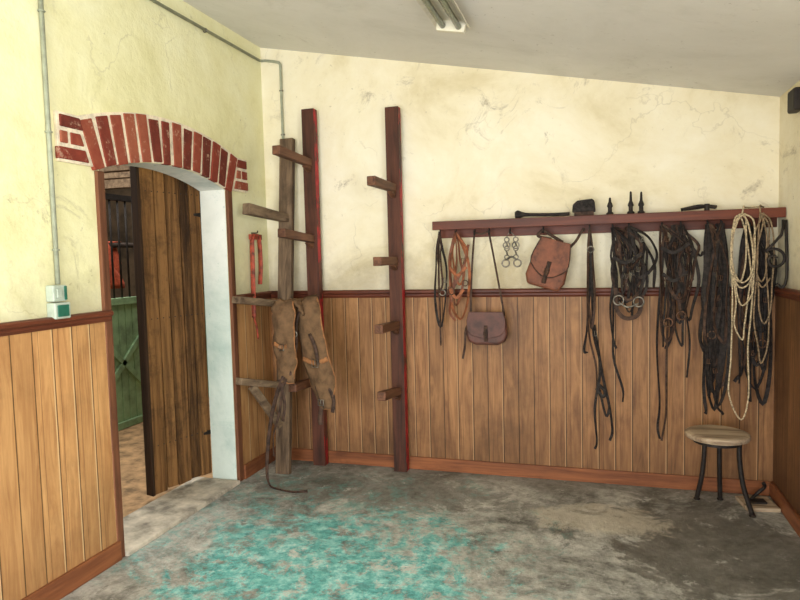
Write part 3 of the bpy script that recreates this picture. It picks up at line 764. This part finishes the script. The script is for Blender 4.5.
bm=bmesh.new(); ring(bm,(3.12,Y+.0,.9),.022,.004); buckles(bm,6,3.02,3.16,.7,1.4,Y-.004); obj("fittings",bm,M_rust,E)
E=empty("coiled_rope")
bm=bmesh.new()
def rope(P): sweep(bm,P,.009,.009,0,k=6,ns=8)
ry=-.178
def rl(hx,xl,xr,zb,y):
    hz=SZ-.005; xm=(xl+xr)/2+rn.uniform(-.015,.015); H=hz-zb; J=lambda:rn.uniform(-.016,.016)
    rope([(hx,y,hz-.02),(hx+(xl-hx)*.7+J(),y-.004,hz-.12*H),(xl+J(),y+J()*.4,hz-.4*H),(xl+J(),y,hz-.7*H),(xl+.012+J(),y,hz-.88*H),(xm,y-.008,zb),(xr-.012+J(),y,hz-.88*H),(xr+J(),y,hz-.65*H),(xr+J(),y+J()*.4,hz-.38*H),(hx+(xr-hx)*.7+J(),y,hz-.12*H),(hx,y,hz-.02)])
rl(2.99,2.945,3.04,.48,ry-.002); rl(3.0,2.96,3.04,.93,ry-.010); rl(3.01,2.955,3.06,1.12,ry-.014); rl(3.0,2.95,3.02,1.25,ry-.006)
rope([(2.955,ry-.01,1.32),(2.99,ry-.035,1.25),(3.03,ry-.04,1.27),(3.06,ry-.02,1.35)]); rope([(2.955,ry-.01,1.28),(2.99,ry-.03,1.22),(3.03,ry-.035,1.24),(3.06,ry-.02,1.31)])
rope([(3.0,ry-.004,1.62),(3.01,ry+.002,1.662),(3.02,-.12,1.662),(3.05,-.09,1.66),(3.10,-.12,1.66)])
obj("strands",bm,M_rope,E)
E=empty("coiled_rope")
bm=bmesh.new()
rl(3.09,3.075,3.13,.80,ry-.004); rl(3.10,3.085,3.145,1.02,ry-.010); rl(3.09,3.07,3.12,1.25,ry-.014)
rope([(3.075,ry-.01,1.26),(3.10,ry-.03,1.22),(3.14,ry-.015,1.27)]); rope([(3.09,ry-.004,1.62),(3.09,ry+.002,1.662),(3.11,-.11,1.662),(3.13,-.07,1.66)])
obj("strands",bm,M_rope2,E)

# ------------------------------------------------------------------ stool, board
E=empty("round_stool")
sx,sy=2.862,-.33
bm=bmesh.new(); lathe(bm,[(.14,.405),(.158,.412),(.162,.425),(.158,.438),(.14,.444),(0,.446)],(sx,sy,0),n=40); obj("seat",bm,M_seat,E)
bm=bmesh.new(); lathe(bm,[(.115,.385),(.12,.385),(.12,.405),(.115,.405)],(sx,sy,0),n=32)
for fx,fy in ((2.785,-.17),(3.03,-.37),(2.91,-.15)):
    dx,dy=fx-sx,fy-sy
    sweep(bm,[(sx+dx*.62,sy+dy*.62,.40),(sx+dx*.63,sy+dy*.63,.30),(sx+dx*.74,sy+dy*.74,.16),(fx,fy,.008)],.026,.026)
    lathe(bm,[(.016,0),(.018,.006),(.012,.012)],(fx,fy,0),n=12)
obj("legs",bm,M_iron,E)
E=empty("boot_scraper_board")
bm=bmesh.new(); mx=Matrix.Translation((3.09,-.20,0))@Matrix.Rotation(.15,4,'Z'); box(bm,-.085,.085,-.09,.09,0,.022,mx=mx); obj("board",bm,M_seat,E,bevel=.003)
bm=bmesh.new(); sweep(bm,[(3.06,-.18,.026),(3.10,-.16,.06),(3.13,-.17,.10),(3.12,-.19,.13)],.02,.016); box(bm,-.04,.04,-.03,.03,.022,.032,mx=mx); obj("iron_horn",bm,M_iron,E)
bm=bmesh.new(); box(bm,W-.05,W-.0005,-.46,-.34,2.11,2.22); obj("junction_box",bm,M_iron,bevel=.01)

bm=bmesh.new(); box(bm,-8,12,-16,FY-.2,-.2,-.1); obj("ground",bm,M_grass)

# ------------------------------------------------------------------ lights
def area(name,loc,rot,sx_,sy_,e,c):
    l=bpy.data.lights.new(name,'AREA'); l.shape='RECTANGLE'; l.size=sx_; l.size_y=sy_; l.energy=e; l.color=c
    o=bpy.data.objects.new(name,l); o.location=loc; o.rotation_euler=rot; COL.objects.link(o)
area("daylight_entrance",((dx0+dx1)/2,FY+.02,1.1),(radians(90),0,0),2.2,2.1,190,(.97,.985,1))
area("added_window_light",(W-.02,(wy0+wy1)/2,(wz0+wz1)/2),(0,radians(90),0),1.0,1.5,105,(.96,1,.96))  # area lamp at the added window, brightens the left wall
area("stable_fill_light",(-2.2,.3,3.05),(0,0,0),3.0,4.0,190,(1,.97,.9))  # added lamp below the closed roof, only there to brighten the stable
w=bpy.data.worlds.new("World"); scn.world=w; w.use_nodes=True
w.node_tree.nodes["Background"].inputs[0].default_value=(.75,.85,1,1); w.node_tree.nodes["Background"].inputs[1].default_value=1.0

# ------------------------------------------------------------------ camera
ca=bpy.data.cameras.new("camera"); ca.sensor_width=36; ca.lens=28.8; ca.clip_start=.02
c=bpy.data.objects.new("camera",ca); COL.objects.link(c)
yaw,pitch,roll=.298,.067,-.025
fw=Vector((-sin(yaw)*cos(pitch),cos(yaw)*cos(pitch),-sin(pitch))); r=Vector((cos(yaw),sin(yaw),0)); u=r.cross(fw)
Rr=r*cos(roll)+u*sin(roll); Uu=-r*sin(roll)+u*cos(roll)
m=Matrix((Rr,Uu,-fw)).transposed().to_4x4(); m.translation=Vector((2.235,-4.102,1.433)); c.matrix_world=m
scn.camera=c
